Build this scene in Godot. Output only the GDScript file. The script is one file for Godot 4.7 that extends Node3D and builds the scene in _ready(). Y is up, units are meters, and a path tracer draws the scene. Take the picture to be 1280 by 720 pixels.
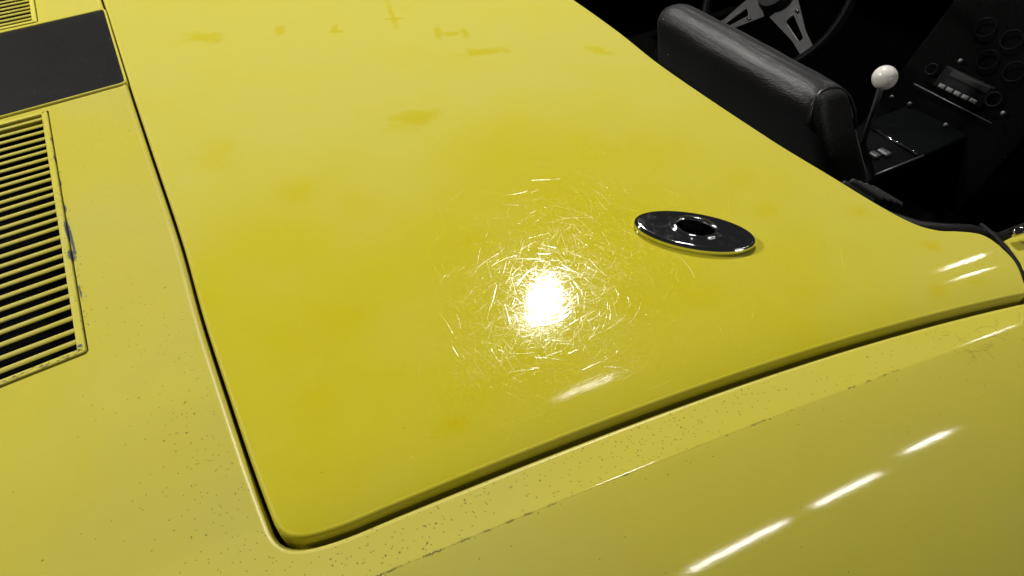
extends Node3D
# Close-up of the rear deck of a yellow open sports car. x runs to the car's front, z to its right, y up; the deck lies DECK above the floor.

const DECK := 0.85
const PEEL := 0.034
const UV_BODY := Rect2(-0.62, -0.78, 1.66, 1.66)
const UV_LID := Rect2(0, 0, 0, 0)   # the lid has a mapping of its own, finest where it is most rubbed
const LID_MID := Vector2(0.03, 0.05)
const LID_STRETCH := Vector2(2.15, 3.2)

var rng := RandomNumberGenerator.new()
var mats := {}
var car: Node3D
var lid_line: PackedVector2Array
var lid_normals: PackedVector2Array

func _ready() -> void:
	rng.seed = 71
	# ---- camera
	var cam := Camera3D.new()
	cam.name = "camera"
	cam.fov = 45.908
	cam.near = 0.02
	cam.far = 60.0
	add_child(cam)
	var eye := Vector3(-0.3054, DECK + 0.60, 0.5083)
	cam.look_at_from_position(eye, eye + Vector3(0.36216, -0.71128, -0.60273), Vector3.UP)
	cam.current = true
	# ---- surroundings: a dim hall
	var env := Environment.new()
	env.background_mode = Environment.BG_COLOR
	env.background_color = Color(0.022, 0.022, 0.024).linear_to_srgb()
	env.tonemap_mode = Environment.TONE_MAPPER_LINEAR
	env.tonemap_exposure = 0.92
	env.sdfgi_enabled = true
	env.ssao_enabled = true
	env.ssil_enabled = true
	var we := WorldEnvironment.new()
	we.name = "surroundings"
	we.environment = env
	add_child(we)
	# ---- lamps of the hall, and added fill lights
	globe_lamp(Vector3(1.655, DECK + 3.0, -2.286), 0.055, 11.8, "round bright ceiling lamp mirrored in the middle of the scratched deck lid")
	globe_lamp(Vector3(-3.0, DECK + 3.0, -3.2), 0.2, 18.5, "added round fill lamp behind the car, off its left rear corner")  # added as fill from the left rear, mirrored nowhere in view
	for t in [[1.05, 1.69, 2.08, "white tube lamp over the rear fender, rearmost of three in a line"], [1.93, 2.38, 2.08, "white tube lamp over the rear fender, middle one of three in a line"], [2.64, 2.94, 1.98, "white tube lamp over the rear fender, foremost of three in a line"]]:
		tube_lamp(t[0], t[1], DECK + 3.0, t[2], 0.022, 32.0, t[3])
	tube_lamp(1.12, 1.50, DECK + 3.0, -0.89, 0.04, 40.0, "single short white tube lamp above the middle of the rear deck lid")
	tube_lamp(3.9, 4.2, DECK + 3.0, -0.25, 0.016, 60.0, "short white tube lamp far ahead above the cockpit, right one of a pair")
	tube_lamp(4.1, 4.5, DECK + 3.0, -0.60, 0.016, 60.0, "short white tube lamp far ahead above the cockpit, left one of a pair")
	added_fill_panel(Vector3(1.2, DECK + 1.3, 5.0), Vector2(1.4, 0.35), 16.0)  # added fill for faces turned right, placed where no reflection shows
	make_materials()
	# ---- the place and the car
	var fl := MeshInstance3D.new()
	fl.name = "floor"
	var fm := BoxMesh.new()
	fm.size = Vector3(16, 0.1, 16)
	fl.mesh = fm
	fl.position.y = -0.05
	fl.material_override = mats.concrete
	fl.set_meta("kind", "structure")
	fl.set_meta("label", "dark grey concrete floor under the car")
	add_child(fl)
	car = Node3D.new()
	car.name = "sports_car"
	car.set_meta("label", "yellow open sports car with scratched rear deck lid, vent grilles and black interior")
	car.set_meta("category", "car")
	add_child(car)
	build_lines()
	build_body()
	build_lid()
	build_grilles()
	build_panel()
	build_cockpit()
	build_seat()
	build_wheel()
	build_console()

# ------------------------------------------------------------------ shapes of the bodywork (heights above the deck level)
func ss(a: float, b: float, x: float) -> float:
	return smoothstep(a, b, x)

func crease(x: float) -> float:
	return 0.034 * x * x + 0.148 * x + 0.274

func lid_edge(x: float) -> float:
	return 0.057 * x * x * x + 0.094 * x * x + 0.142 * x + 0.213

func y_body(x: float, z: float) -> float:
	var w := z - crease(x)
	var g := (w + sqrt(w * w + 0.0018 * 0.0018)) / 2.0
	var a := 0.21 * (1.0 - 0.7 * ss(0.42, 0.75, x))
	return -0.001 - 0.021 * ss(-0.05, 0.25, z) + 0.05 * maxf(w + 0.085, 0.0) - (a + 0.05) * g - 0.85 * g * g

func y_lid(x: float, z: float) -> float:
	return -0.010 * exp(-maxf(lid_edge(x) - z, -0.03) / 0.04)

# ------------------------------------------------------------------ mesh helpers
func mesh_part(called: String, mesh: Mesh, mat: Material, parent: Node3D, lift := true) -> MeshInstance3D:
	var o := MeshInstance3D.new()
	o.name = called
	o.mesh = mesh
	o.material_override = mat
	if lift and parent == car:
		o.position.y = DECK
	parent.add_child(o, true)
	return o

func node_part(called: String, at := Vector3.ZERO) -> Node3D:
	var o := Node3D.new()
	o.name = called
	o.position = at + Vector3(0, DECK, 0)
	car.add_child(o, true)
	return o

func as_mesh(v: PackedVector3Array, n: PackedVector3Array, uv: PackedVector2Array, idx: PackedInt32Array) -> ArrayMesh:
	var a := []
	a.resize(Mesh.ARRAY_MAX)
	a[Mesh.ARRAY_VERTEX] = v
	a[Mesh.ARRAY_NORMAL] = n
	a[Mesh.ARRAY_TEX_UV] = uv
	a[Mesh.ARRAY_INDEX] = idx
	var m := ArrayMesh.new()
	m.add_surface_from_arrays(Mesh.PRIMITIVE_TRIANGLES, a)
	return m

func slope_normal(f: Callable, x: float, z: float) -> Vector3:
	var e := 0.0004
	return Vector3(float(f.call(x - e, z)) - float(f.call(x + e, z)), 2.0 * e, float(f.call(x, z - e)) - float(f.call(x, z + e))).normalized()

func frange(a: float, b: float, step: float) -> PackedFloat32Array:
	var out := PackedFloat32Array()
	var n := int(ceil((b - a) / step))
	for i in n + 1:
		out.append(lerpf(a, b, float(i) / n))
	return out

# A curved sheet over a plan outline with holes; rows follow the line "bend" (z = row + bend(x)).
func sheet(xs: PackedFloat32Array, ws: PackedFloat32Array, outline: PackedVector2Array, holes: Array, f: Callable, uvr: Rect2, bend: Callable) -> ArrayMesh:
	var v := PackedVector3Array()
	var n := PackedVector3Array()
	var uv := PackedVector2Array()
	var idx := PackedInt32Array()
	var nx := xs.size() - 1
	var nw := ws.size() - 1
	var polys := [outline] + holes
	var bent := []
	for p in polys:
		var q := PackedVector2Array()
		for i in p.size():
			var a: Vector2 = p[i]
			var b: Vector2 = p[(i + 1) % p.size()]
			var k := int(ceil(a.distance_to(b) / 0.02))
			for j in k:
				var c: Vector2 = a.lerp(b, float(j) / k)
				q.append(Vector2(c.x, c.y - float(bend.call(c.x))))
		bent.append(q)
	var edge := PackedByteArray()
	edge.resize(nx * nw)
	for q in bent:
		for i in q.size():
			var a: Vector2 = q[i]
			var b: Vector2 = q[(i + 1) % q.size()]
			var i0 := clampi(xs.bsearch(minf(a.x, b.x) - 0.0005) - 1, 0, nx - 1)
			var i1 := clampi(xs.bsearch(maxf(a.x, b.x) + 0.0005) - 1, 0, nx - 1)
			var j0 := clampi(ws.bsearch(minf(a.y, b.y) - 0.0005) - 1, 0, nw - 1)
			var j1 := clampi(ws.bsearch(maxf(a.y, b.y) + 0.0005) - 1, 0, nw - 1)
			for ii in range(i0, i1 + 1):
				for jj in range(j0, j1 + 1):
					edge[jj * nx + ii] = 1
	var known := {}
	var add := func(x: float, w: float) -> int:
		var z: float = w + float(bend.call(x))
		v.append(Vector3(x, f.call(x, z), z))
		n.append(slope_normal(f, x, z))
		uv.append(plan_uv(Vector2(x, z), uvr))
		return v.size() - 1
	for j in nw:
		for i in nx:
			if edge[j * nx + i]:
				var cell := PackedVector2Array([Vector2(xs[i], ws[j]), Vector2(xs[i + 1], ws[j]), Vector2(xs[i + 1], ws[j + 1]), Vector2(xs[i], ws[j + 1])])
				var pieces: Array = Geometry2D.intersect_polygons(cell, bent[0])
				for h in range(1, bent.size()):
					var left := []
					for p in pieces:
						left.append_array(Geometry2D.clip_polygons(p, bent[h]))
					pieces = left
				for p in pieces:
					var t := Geometry2D.triangulate_polygon(p)
					var base := v.size()
					for c in p:
						add.call(c.x, c.y)
					for k in range(0, t.size(), 3):
						var a: Vector2 = p[t[k]]
						var b: Vector2 = p[t[k + 1]]
						var c: Vector2 = p[t[k + 2]]
						var turn := (b - a).cross(c - a)
						if absf(turn) < 1e-12:
							continue
						idx.append_array([base + t[k], base + t[k + (1 if turn > 0 else 2)], base + t[k + (2 if turn > 0 else 1)]])
				continue
			var mid := Vector2((xs[i] + xs[i + 1]) / 2.0, (ws[j] + ws[j + 1]) / 2.0)
			if not Geometry2D.is_point_in_polygon(mid, bent[0]):
				continue
			var out := false
			for h in range(1, bent.size()):
				out = out or Geometry2D.is_point_in_polygon(mid, bent[h])
			if out:
				continue
			var ids := []
			for c in [[0, 0], [1, 0], [1, 1], [0, 1]]:
				var key: int = (j + c[1]) * (nx + 1) + i + c[0]
				if not known.has(key):
					known[key] = add.call(xs[i + c[0]], ws[j + c[1]])
				ids.append(known[key])
			idx.append_array([ids[0], ids[1], ids[2], ids[0], ids[2], ids[3]])
	return as_mesh(v, n, uv, idx)

func smooth_line(p: Array, step := 0.006) -> PackedVector2Array:
	var out := PackedVector2Array()
	for i in p.size() - 1:
		var a: Vector2 = p[maxi(i - 1, 0)]
		var b: Vector2 = p[i]
		var c: Vector2 = p[i + 1]
		var d: Vector2 = p[mini(i + 2, p.size() - 1)]
		var k := maxi(2, int(ceil(b.distance_to(c) / step)))
		# tangents scaled to the chord keep uneven spacing from overshooting
		var l := b.distance_to(c)
		var tb := (c - a).normalized() * l
		var tc := (d - b).normalized() * l
		for j in k:
			var t := float(j) / k
			var t2 := t * t
			var t3 := t2 * t
			out.append(b * (2 * t3 - 3 * t2 + 1) + tb * (t3 - 2 * t2 + t) + c * (-2 * t3 + 3 * t2) + tc * (t3 - t2))
	out.append(p[p.size() - 1])
	return out

# normals to the left of travel turned outwards by "side"
func line_normals(p: PackedVector2Array, closed: bool, side := 1.0) -> PackedVector2Array:
	var out := PackedVector2Array()
	for i in p.size():
		var a := p[(i - 1 + p.size()) % p.size()] if closed or i > 0 else p[i]
		var b := p[(i + 1) % p.size()] if closed or i < p.size() - 1 else p[i]
		var d := (b - a).normalized()
		out.append(Vector2(d.y, -d.x) * side)
	return out

# Sweeps a profile [offset outwards, height, normal outwards, normal up] along a plan line.
func sweep(p: PackedVector2Array, nm: PackedVector2Array, prof: Array, f: Callable, uvr: Rect2, closed := false) -> ArrayMesh:
	var v := PackedVector3Array()
	var n := PackedVector3Array()
	var uv := PackedVector2Array()
	var idx := PackedInt32Array()
	var k := prof.size()
	for i in p.size():
		var y: float = f.call(p[i].x, p[i].y)
		for q in prof:
			var c: Vector2 = p[i] + nm[i] * float(q[0])
			v.append(Vector3(c.x, y + float(q[1]), c.y))
			n.append(Vector3(nm[i].x * float(q[2]), q[3], nm[i].y * float(q[2])).normalized())
			uv.append(plan_uv(c, uvr))
	for i in (p.size() if closed else p.size() - 1):
		var i2 := (i + 1) % p.size()
		for j in k - 1:
			var a := i * k + j
			var b := i2 * k + j
			var flat := (v[b] - v[a]).cross(v[a + 1] - v[a])
			if flat.dot(n[a] + n[a + 1]) < 0.0:
				idx.append_array([a, b, b + 1, a, b + 1, a + 1])
			else:
				idx.append_array([a, b + 1, b, a, a + 1, b + 1])
	return as_mesh(v, n, uv, idx)

func moved(p: PackedVector2Array, nm: PackedVector2Array, by: float) -> PackedVector2Array:
	var out := PackedVector2Array()
	for i in p.size():
		out.append(p[i] + nm[i] * by)
	return out

func rounded(r: float, down: float, steps := 6) -> Array:
	var out := []
	for i in steps + 1:
		var a := PI / 2 * i / steps
		out.append([r * sin(a), -r * (1 - cos(a)), sin(a), cos(a)])
	out.append([r, -down, 1.0, 0.0])
	return out

func round_corners(p: PackedVector2Array, r: float, steps := 6) -> PackedVector2Array:
	var out := PackedVector2Array()
	for i in p.size():
		var b := p[i]
		var a := b + (p[(i - 1 + p.size()) % p.size()] - b).normalized() * r
		var c := b + (p[(i + 1) % p.size()] - b).normalized() * r
		for j in steps + 1:
			var t := float(j) / steps
			out.append(a.lerp(b, t).lerp(b.lerp(c, t), t))
	return out

func dense(p: PackedVector2Array, step: float) -> PackedVector2Array:
	var out := PackedVector2Array()
	for i in p.size():
		var a := p[i]
		var b := p[(i + 1) % p.size()]
		var k := maxi(1, int(ceil(a.distance_to(b) / step)))
		for j in k:
			out.append(a.lerp(b, float(j) / k))
	return out

# Stacked closed rings joined into a skin; smooth normals come from the rings' own geometry.
func skin(rings: Array, cap_start := true, cap_end := true, uv_scale := 4.0) -> ArrayMesh:
	var st := SurfaceTool.new()
	st.begin(Mesh.PRIMITIVE_TRIANGLES)
	st.set_smooth_group(0)
	var k: int = rings[0].size()
	var run := 0.0
	for i in rings.size():
		if i > 0:
			run += rings[i][0].distance_to(rings[i - 1][0])
		var go := 0.0
		for j in k:
			if j > 0:
				go += rings[i][j].distance_to(rings[i][j - 1])
			st.set_uv(Vector2(go, run) * uv_scale)
			st.add_vertex(rings[i][j])
	for i in rings.size() - 1:
		for j in k:
			var a := i * k + j
			var b := i * k + (j + 1) % k
			for q in [a, b, b + k, a, b + k, a + k]:
				st.add_index(q)
	var count := rings.size() * k
	for end in [[cap_start, 0], [cap_end, rings.size() - 1]]:
		if end[0]:
			var mid := Vector3.ZERO
			for c in rings[end[1]]:
				mid += c / k
			st.add_vertex(mid)
			for j in k:
				var a: int = end[1] * k + j
				var b: int = end[1] * k + (j + 1) % k
				for q in ([count, b, a] if end[1] == 0 else [count, a, b]):
					st.add_index(q)
			count += 1
	st.generate_normals()
	return st.commit()

func tube(pts: Array, r: float, sides := 8, closed := false) -> ArrayMesh:
	var rings := []
	var n := pts.size()
	var up := Vector3.UP
	for i in n:
		var a: Vector3 = pts[(i - 1 + n) % n] if closed or i > 0 else pts[i]
		var b: Vector3 = pts[(i + 1) % n] if closed or i < n - 1 else pts[i]
		var d := (b - a).normalized()
		if absf(d.dot(up)) > 0.95:
			up = Vector3.RIGHT
		var s := d.cross(up).normalized()
		up = s.cross(d).normalized()
		var ring := PackedVector3Array()
		for j in sides:
			var t := TAU * j / sides
			ring.append(pts[i] + (s * cos(t) + up * sin(t)) * r)
		rings.append(ring)
	if closed:
		rings.append(rings[0])
	return skin(rings, not closed, not closed, 20.0)

# A box with rounded edges: a rounded rectangle profile (a x b) pulled along c with shrunken ends.
func soft_box(size: Vector3, r: float, at := Transform3D()) -> ArrayMesh:
	var rings := []
	for e in [[-1, 1.0], [-1, 0.6], [-1, 0.2], [-1, 0.0], [1, 0.0], [1, 0.2], [1, 0.6], [1, 1.0]]:
		var ins: float = r * (1.0 - sqrt(1.0 - e[1] * e[1])) if e[1] > 0 else 0.0
		var z: float = e[0] * (size.z / 2 - r + r * e[1])
		var ring := PackedVector3Array()
		var hx := size.x / 2 - ins
		var hy := size.y / 2 - ins
		var rr := maxf(r - ins, r * 0.15)
		for q in 4:
			for s in 4:
				var t := PI / 2 * (q + s / 3.0)
				var cx: float = (hx - rr) * (1.0 if q == 0 or q == 3 else -1.0)
				var cy: float = (hy - rr) * (1.0 if q < 2 else -1.0)
				ring.append(at * Vector3(cx + rr * cos(t), cy + rr * sin(t), z))
		ring.reverse()
		rings.append(ring)
	rings.reverse()
	return skin(rings)

# ------------------------------------------------------------------ lamps
func lamp_thing(called: String, at: Vector3, label: String, group := "") -> Node3D:
	var o := Node3D.new()
	o.name = called
	o.position = at
	o.set_meta("label", label)
	o.set_meta("category", "lamp")
	if group:
		o.set_meta("group", group)
	add_child(o, true)
	return o

func glow(e: float) -> StandardMaterial3D:
	var m := StandardMaterial3D.new()
	m.albedo_color = Color(0.9, 0.9, 0.9)
	m.emission_enabled = true
	m.emission = Color(1.0, 0.97, 0.92)
	m.emission_energy_multiplier = e
	return m

func globe_lamp(at: Vector3, r: float, energy: float, label: String) -> void:
	var o := lamp_thing("ceiling_lamp", at + Vector3(0, 0.24, 0), label, "round lamps on the ceiling")
	var white := StandardMaterial3D.new()
	white.albedo_color = Color(0.8, 0.8, 0.8)
	var rings := []
	for q in [[0.20, 0.0], [0.20, 0.05], [0.14, 0.09], [0.05, 0.12], [0.03, 0.3]]:
		var ring := PackedVector3Array()
		for j in 32:
			ring.append(Vector3(cos(TAU * j / 32) * q[0], q[1], -sin(TAU * j / 32) * q[0]))
		rings.append(ring)
	mesh_part("lamp_housing", skin(rings, false, true), white, o)
	var disc := CylinderMesh.new()
	disc.top_radius = 0.185
	disc.bottom_radius = 0.185
	disc.height = 0.012
	var face := mesh_part("lamp_face", disc, glow(6.0), o)
	face.position.y = 0.008
	var l := OmniLight3D.new()
	l.name = "lamp_light"
	l.position.y = -0.24
	l.light_size = r
	l.light_energy = energy
	l.light_color = Color(1.0, 0.985, 0.96)
	l.omni_range = 12.0
	l.omni_attenuation = 2.0
	l.shadow_enabled = true
	o.add_child(l)

func added_fill_panel(at: Vector3, size: Vector2, energy: float) -> void:
	var o := lamp_thing("added_fill_panel", at, "wide flat added fill panel to the right of the car, shining across the fender")
	var white := flat_material(Color(0.6, 0.6, 0.6), 0.5)
	mesh_part("lamp_housing", soft_box(Vector3(size.x + 0.06, size.y + 0.06, 0.06), 0.01, Transform3D(Basis(), Vector3(0, 0, 0.05))), white, o)
	mesh_part("lamp_face", soft_box(Vector3(size.x, size.y, 0.02), 0.006, Transform3D(Basis(), Vector3(0, 0, 0.012))), glow(6.0), o)
	var l := AreaLight3D.new()
	l.name = "added_fill_light"
	l.position.z = -0.03
	l.area_size = size
	l.area_normalize_energy = false
	l.light_energy = energy / PI
	l.area_range = 12.0
	l.area_attenuation = 2.0
	l.shadow_enabled = true
	o.add_child(l)

func tube_lamp(x0: float, x1: float, y: float, z: float, wide: float, energy: float, label: String) -> void:
	var o := lamp_thing("tube_lamp", Vector3((x0 + x1) / 2, y + 0.05, z), label, "tube lamps on the ceiling")
	var white := StandardMaterial3D.new()
	white.albedo_color = Color(0.8, 0.8, 0.8)
	mesh_part("lamp_housing", soft_box(Vector3(x1 - x0 + 0.06, 0.05, wide + 0.03), 0.01, Transform3D(Basis(), Vector3(0, 0.045, 0))), white, o)
	mesh_part("lamp_tube", tube([Vector3((x0 - x1) / 2, 0, 0), Vector3((x1 - x0) / 2, 0, 0)], 0.016, 12), glow(6.0), o)
	var l := AreaLight3D.new()
	l.name = "tube_light"
	l.position.y = -0.05
	l.rotation.x = -PI / 2
	l.area_size = Vector2(x1 - x0, wide)
	l.area_normalize_energy = false
	l.light_energy = energy
	l.light_color = Color(1.0, 0.985, 0.96)
	l.area_range = 12.0
	l.area_attenuation = 2.0
	l.shadow_enabled = true
	o.add_child(l)

# ------------------------------------------------------------------ materials
func flat_material(c: Color, rough: float, metal := 0.0, spec := 0.5) -> StandardMaterial3D:
	var m := StandardMaterial3D.new()
	m.albedo_color = c.linear_to_srgb()
	m.roughness = rough
	m.metallic = metal
	m.metallic_specular = spec
	return m

func noise_picture(size: int, freq: float, octaves: int, seed_: int) -> Image:
	var nz := FastNoiseLite.new()
	nz.seed = seed_
	nz.frequency = freq
	nz.fractal_octaves = octaves
	nz.noise_type = FastNoiseLite.TYPE_SIMPLEX_SMOOTH
	var im := nz.get_image(size, size, false, false, false)
	im.convert(Image.FORMAT_L8)
	return im

func rgb_at(im: Image, x: int, y: int, c: Color, share: float) -> void:
	if x >= 0 and y >= 0 and x < im.get_width() and y < im.get_height():
		im.set_pixel(x, y, im.get_pixel(x, y).lerp(c, share))

func blot(im: Image, at: Vector2, r: Vector2, turn: float, c: Color, share: float, ragged: FastNoiseLite, soft := 0.72) -> void:
	var big := maxf(r.x, r.y) * 1.3
	for y in range(int(at.y - big), int(at.y + big) + 1):
		for x in range(int(at.x - big), int(at.x + big) + 1):
			var d := (Vector2(x, y) - at).rotated(-turn)
			var q := sqrt(d.x * d.x / (r.x * r.x) + d.y * d.y / (r.y * r.y)) + 0.28 * ragged.get_noise_2d(x, y)
			if q < 1.0:
				rgb_at(im, x, y, c, share * smoothstep(1.0, soft, q))

func lid_blot(im: Image, at: Vector2, r: Vector2, turn: float, c: Color, share: float, ragged: FastNoiseLite, soft: float) -> void:
	var size := im.get_width()
	var big := Vector2.ONE * maxf(r.x, r.y) * 1.3
	var a := plan_uv(at - big, UV_LID) * size
	var b := plan_uv(at + big, UV_LID) * size
	for y in range(maxi(int(a.y), 0), mini(int(b.y) + 1, size)):
		for x in range(maxi(int(a.x), 0), mini(int(b.x) + 1, size)):
			var p := lid_place(Vector2(x + 0.5, y + 0.5) / size)
			var d := (p - at).rotated(-turn) / r
			var q := pow(pow(absf(d.x), 3.0) + pow(absf(d.y), 3.0), 1.0 / 3.0) + 0.5 * ragged.get_noise_2d(p.x * 900.0, p.y * 900.0)
			if q < 1.0:
				rgb_at(im, x, y, c, share * smoothstep(1.0, soft, q))

func body_picture() -> ImageTexture:
	var size := 2048
	var a := noise_picture(256, 0.012, 4, 5).get_data()
	var fine := noise_picture(256, 0.06, 3, 8).get_data()
	var low := PackedByteArray()
	low.resize(256 * 256 * 3)
	var yellow := Vector3(0.62, 0.555, 0.07)
	var worn := Vector3(0.60, 0.545, 0.11)
	for i in 256 * 256:
		var t := smoothstep(0.25, 0.8, a[i] / 255.0)
		var c := yellow.lerp(worn, t) * (0.985 + 0.03 * (fine[i] / 255.0))
		var s := Color(c.x, c.y, c.z).linear_to_srgb()
		low[i * 3] = int(s.r * 255)
		low[i * 3 + 1] = int(s.g * 255)
		low[i * 3 + 2] = int(s.b * 255)
	var im := Image.create_from_data(256, 256, false, Image.FORMAT_RGB8, low)
	im.resize(size, size, Image.INTERPOLATE_CUBIC)
	var k := size / UV_BODY.size.x
	var chip := Color(0.035, 0.03, 0.022)
	# stone chips: clusters [centre x, z, spread x, z, how many]
	for c in [[-0.385, -0.02, 0.022, 0.07, 60], [-0.39, 0.10, 0.028, 0.06, 46], [-0.375, 0.17, 0.03, 0.03, 26], [-0.40, -0.18, 0.03, 0.07, 26], [-0.36, -0.66, 0.03, 0.05, 26], [-0.38, -0.55, 0.03, 0.05, 10],
			[-0.24, 0.205, 0.05, 0.016, 60], [-0.12, 0.225, 0.06, 0.014, 50], [0.0, 0.243, 0.05, 0.014, 44], [0.06, 0.258, 0.025, 0.012, 26], [0.16, 0.27, 0.06, 0.016, 30], [-0.33, 0.23, 0.04, 0.016, 30], [-0.46, 0.1, 0.06, 0.1, 14],
			[0.30, 0.30, 0.08, 0.02, 22], [0.05, 0.36, 0.15, 0.05, 14], [-0.36, -1.0, 0.03, 0.1, 10], [0.45, 0.33, 0.07, 0.03, 30]]:
		for i in int(c[4] * 1.9):
			var p := (Vector2(c[0] + rng.randfn() * c[2] * 1.25, c[1] + rng.randfn() * c[3] * 1.25) - UV_BODY.position) * k
			var r := 0.28 + pow(rng.randf(), 4.0) * 0.8
			var tone := chip.lerp(Color(0.16, 0.13, 0.05), rng.randf() * 0.8)
			var squash := rng.randf_range(0.5, 1.0)
			var turn := rng.randf() * PI
			for y in range(-3, 4):
				for x in range(-3, 4):
					var d := Vector2(x, y).rotated(turn)
					d.y /= squash
					rgb_at(im, int(p.x) + x, int(p.y) + y, tone.linear_to_srgb(), 0.92 * smoothstep(r + 0.55, r - 0.45, d.length()))
	# the crease of the fender: paint worn through along the ridge
	var bare := FastNoiseLite.new()
	bare.seed = 3
	bare.frequency = 0.02
	for i in range(0, 1500):
		var x := lerpf(-0.36, 0.62, i / 1500.0)
		var wear := bare.get_noise_1d(i * 1.7) + 0.42 * smoothstep(0.05, -0.25, x) + 0.12 * smoothstep(0.1, 0.24, x) - 0.25
		var line := (Vector2(x, crease(x)) - UV_BODY.position) * k
		rgb_at(im, int(line.x), int(line.y), Color(0.16, 0.14, 0.03).linear_to_srgb(), 0.45 * smoothstep(0.32, 0.0, x) * rng.randf())
		if wear > 0.0:
			var p := (Vector2(x, crease(x) + 0.0012 * bare.get_noise_1d(i * 9.0 + 500)) - UV_BODY.position) * k
			for y in [-1, 0, 1]:
				rgb_at(im, int(p.x), int(p.y) + y, Color(0.05, 0.05, 0.04).linear_to_srgb(), (0.7 if y == 0 else 0.15) * minf(1.0, wear * 2.5))
	# fine cracks on top of the fender ahead of the lid corner
	for i in 46:
		var p := (Vector2(rng.randf_range(0.40, 0.56), 0.0) - UV_BODY.position) * k
		p.y = (crease(p.x / k + UV_BODY.position.x) + rng.randf_range(-0.025, 0.02) - UV_BODY.position.y) * k
		var dir := Vector2(1, 0.25).rotated(rng.randfn() * 0.3)
		for s in rng.randi_range(6, 26):
			dir = dir.rotated(rng.randfn() * 0.22)
			p += dir
			rgb_at(im, int(p.x), int(p.y), Color(0.22, 0.19, 0.04).linear_to_srgb(), 0.38)
	# flaked paint on the frame of the vent grille: bare grey primer
	var ragged := FastNoiseLite.new()
	ragged.seed = 12
	ragged.frequency = 0.12
	var primer := Color(0.11, 0.115, 0.13).linear_to_srgb()
	for c in [[-0.4595, -0.405, 0.0035, 0.030], [-0.4575, -0.46, 0.0022, 0.012], [-0.4615, -0.348, 0.004, 0.016], [-0.456, -0.53, 0.0016, 0.014], [-0.456, -0.60, 0.0012, 0.01], [-0.4575, -0.385, 0.002, 0.05], [-0.4605, -0.27, 0.0012, 0.016], [-0.472, -0.174, 0.003, 0.003], [-0.455, -0.66, 0.001, 0.006]]:
		blot(im, (Vector2(c[0], c[1]) - UV_BODY.position) * k, Vector2(c[2], c[3]) * k, -0.02, primer, 1.0, ragged)
	for i in 160:
		var p := Vector2(rng.randf_range(-0.468, -0.452), rng.randf_range(-0.73, -0.17))
		blot(im, (p - UV_BODY.position) * k, Vector2(0.5, 0.5 + rng.randf() * 1.6), 0, Color(0.06, 0.055, 0.04).linear_to_srgb(), 0.9, ragged)
	for i in 90:
		var p := Vector2(rng.randf_range(-0.56, -0.47), 0.0)
		p.y = -0.166 - (p.x + 0.467) * 0.04 + rng.randfn() * 0.0018
		blot(im, (p - UV_BODY.position) * k, Vector2(0.5 + rng.randf() * 3.0, 0.6), 0, Color(0.10, 0.085, 0.03).linear_to_srgb(), 0.7, ragged)
	return ImageTexture.create_from_image(im)

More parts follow.
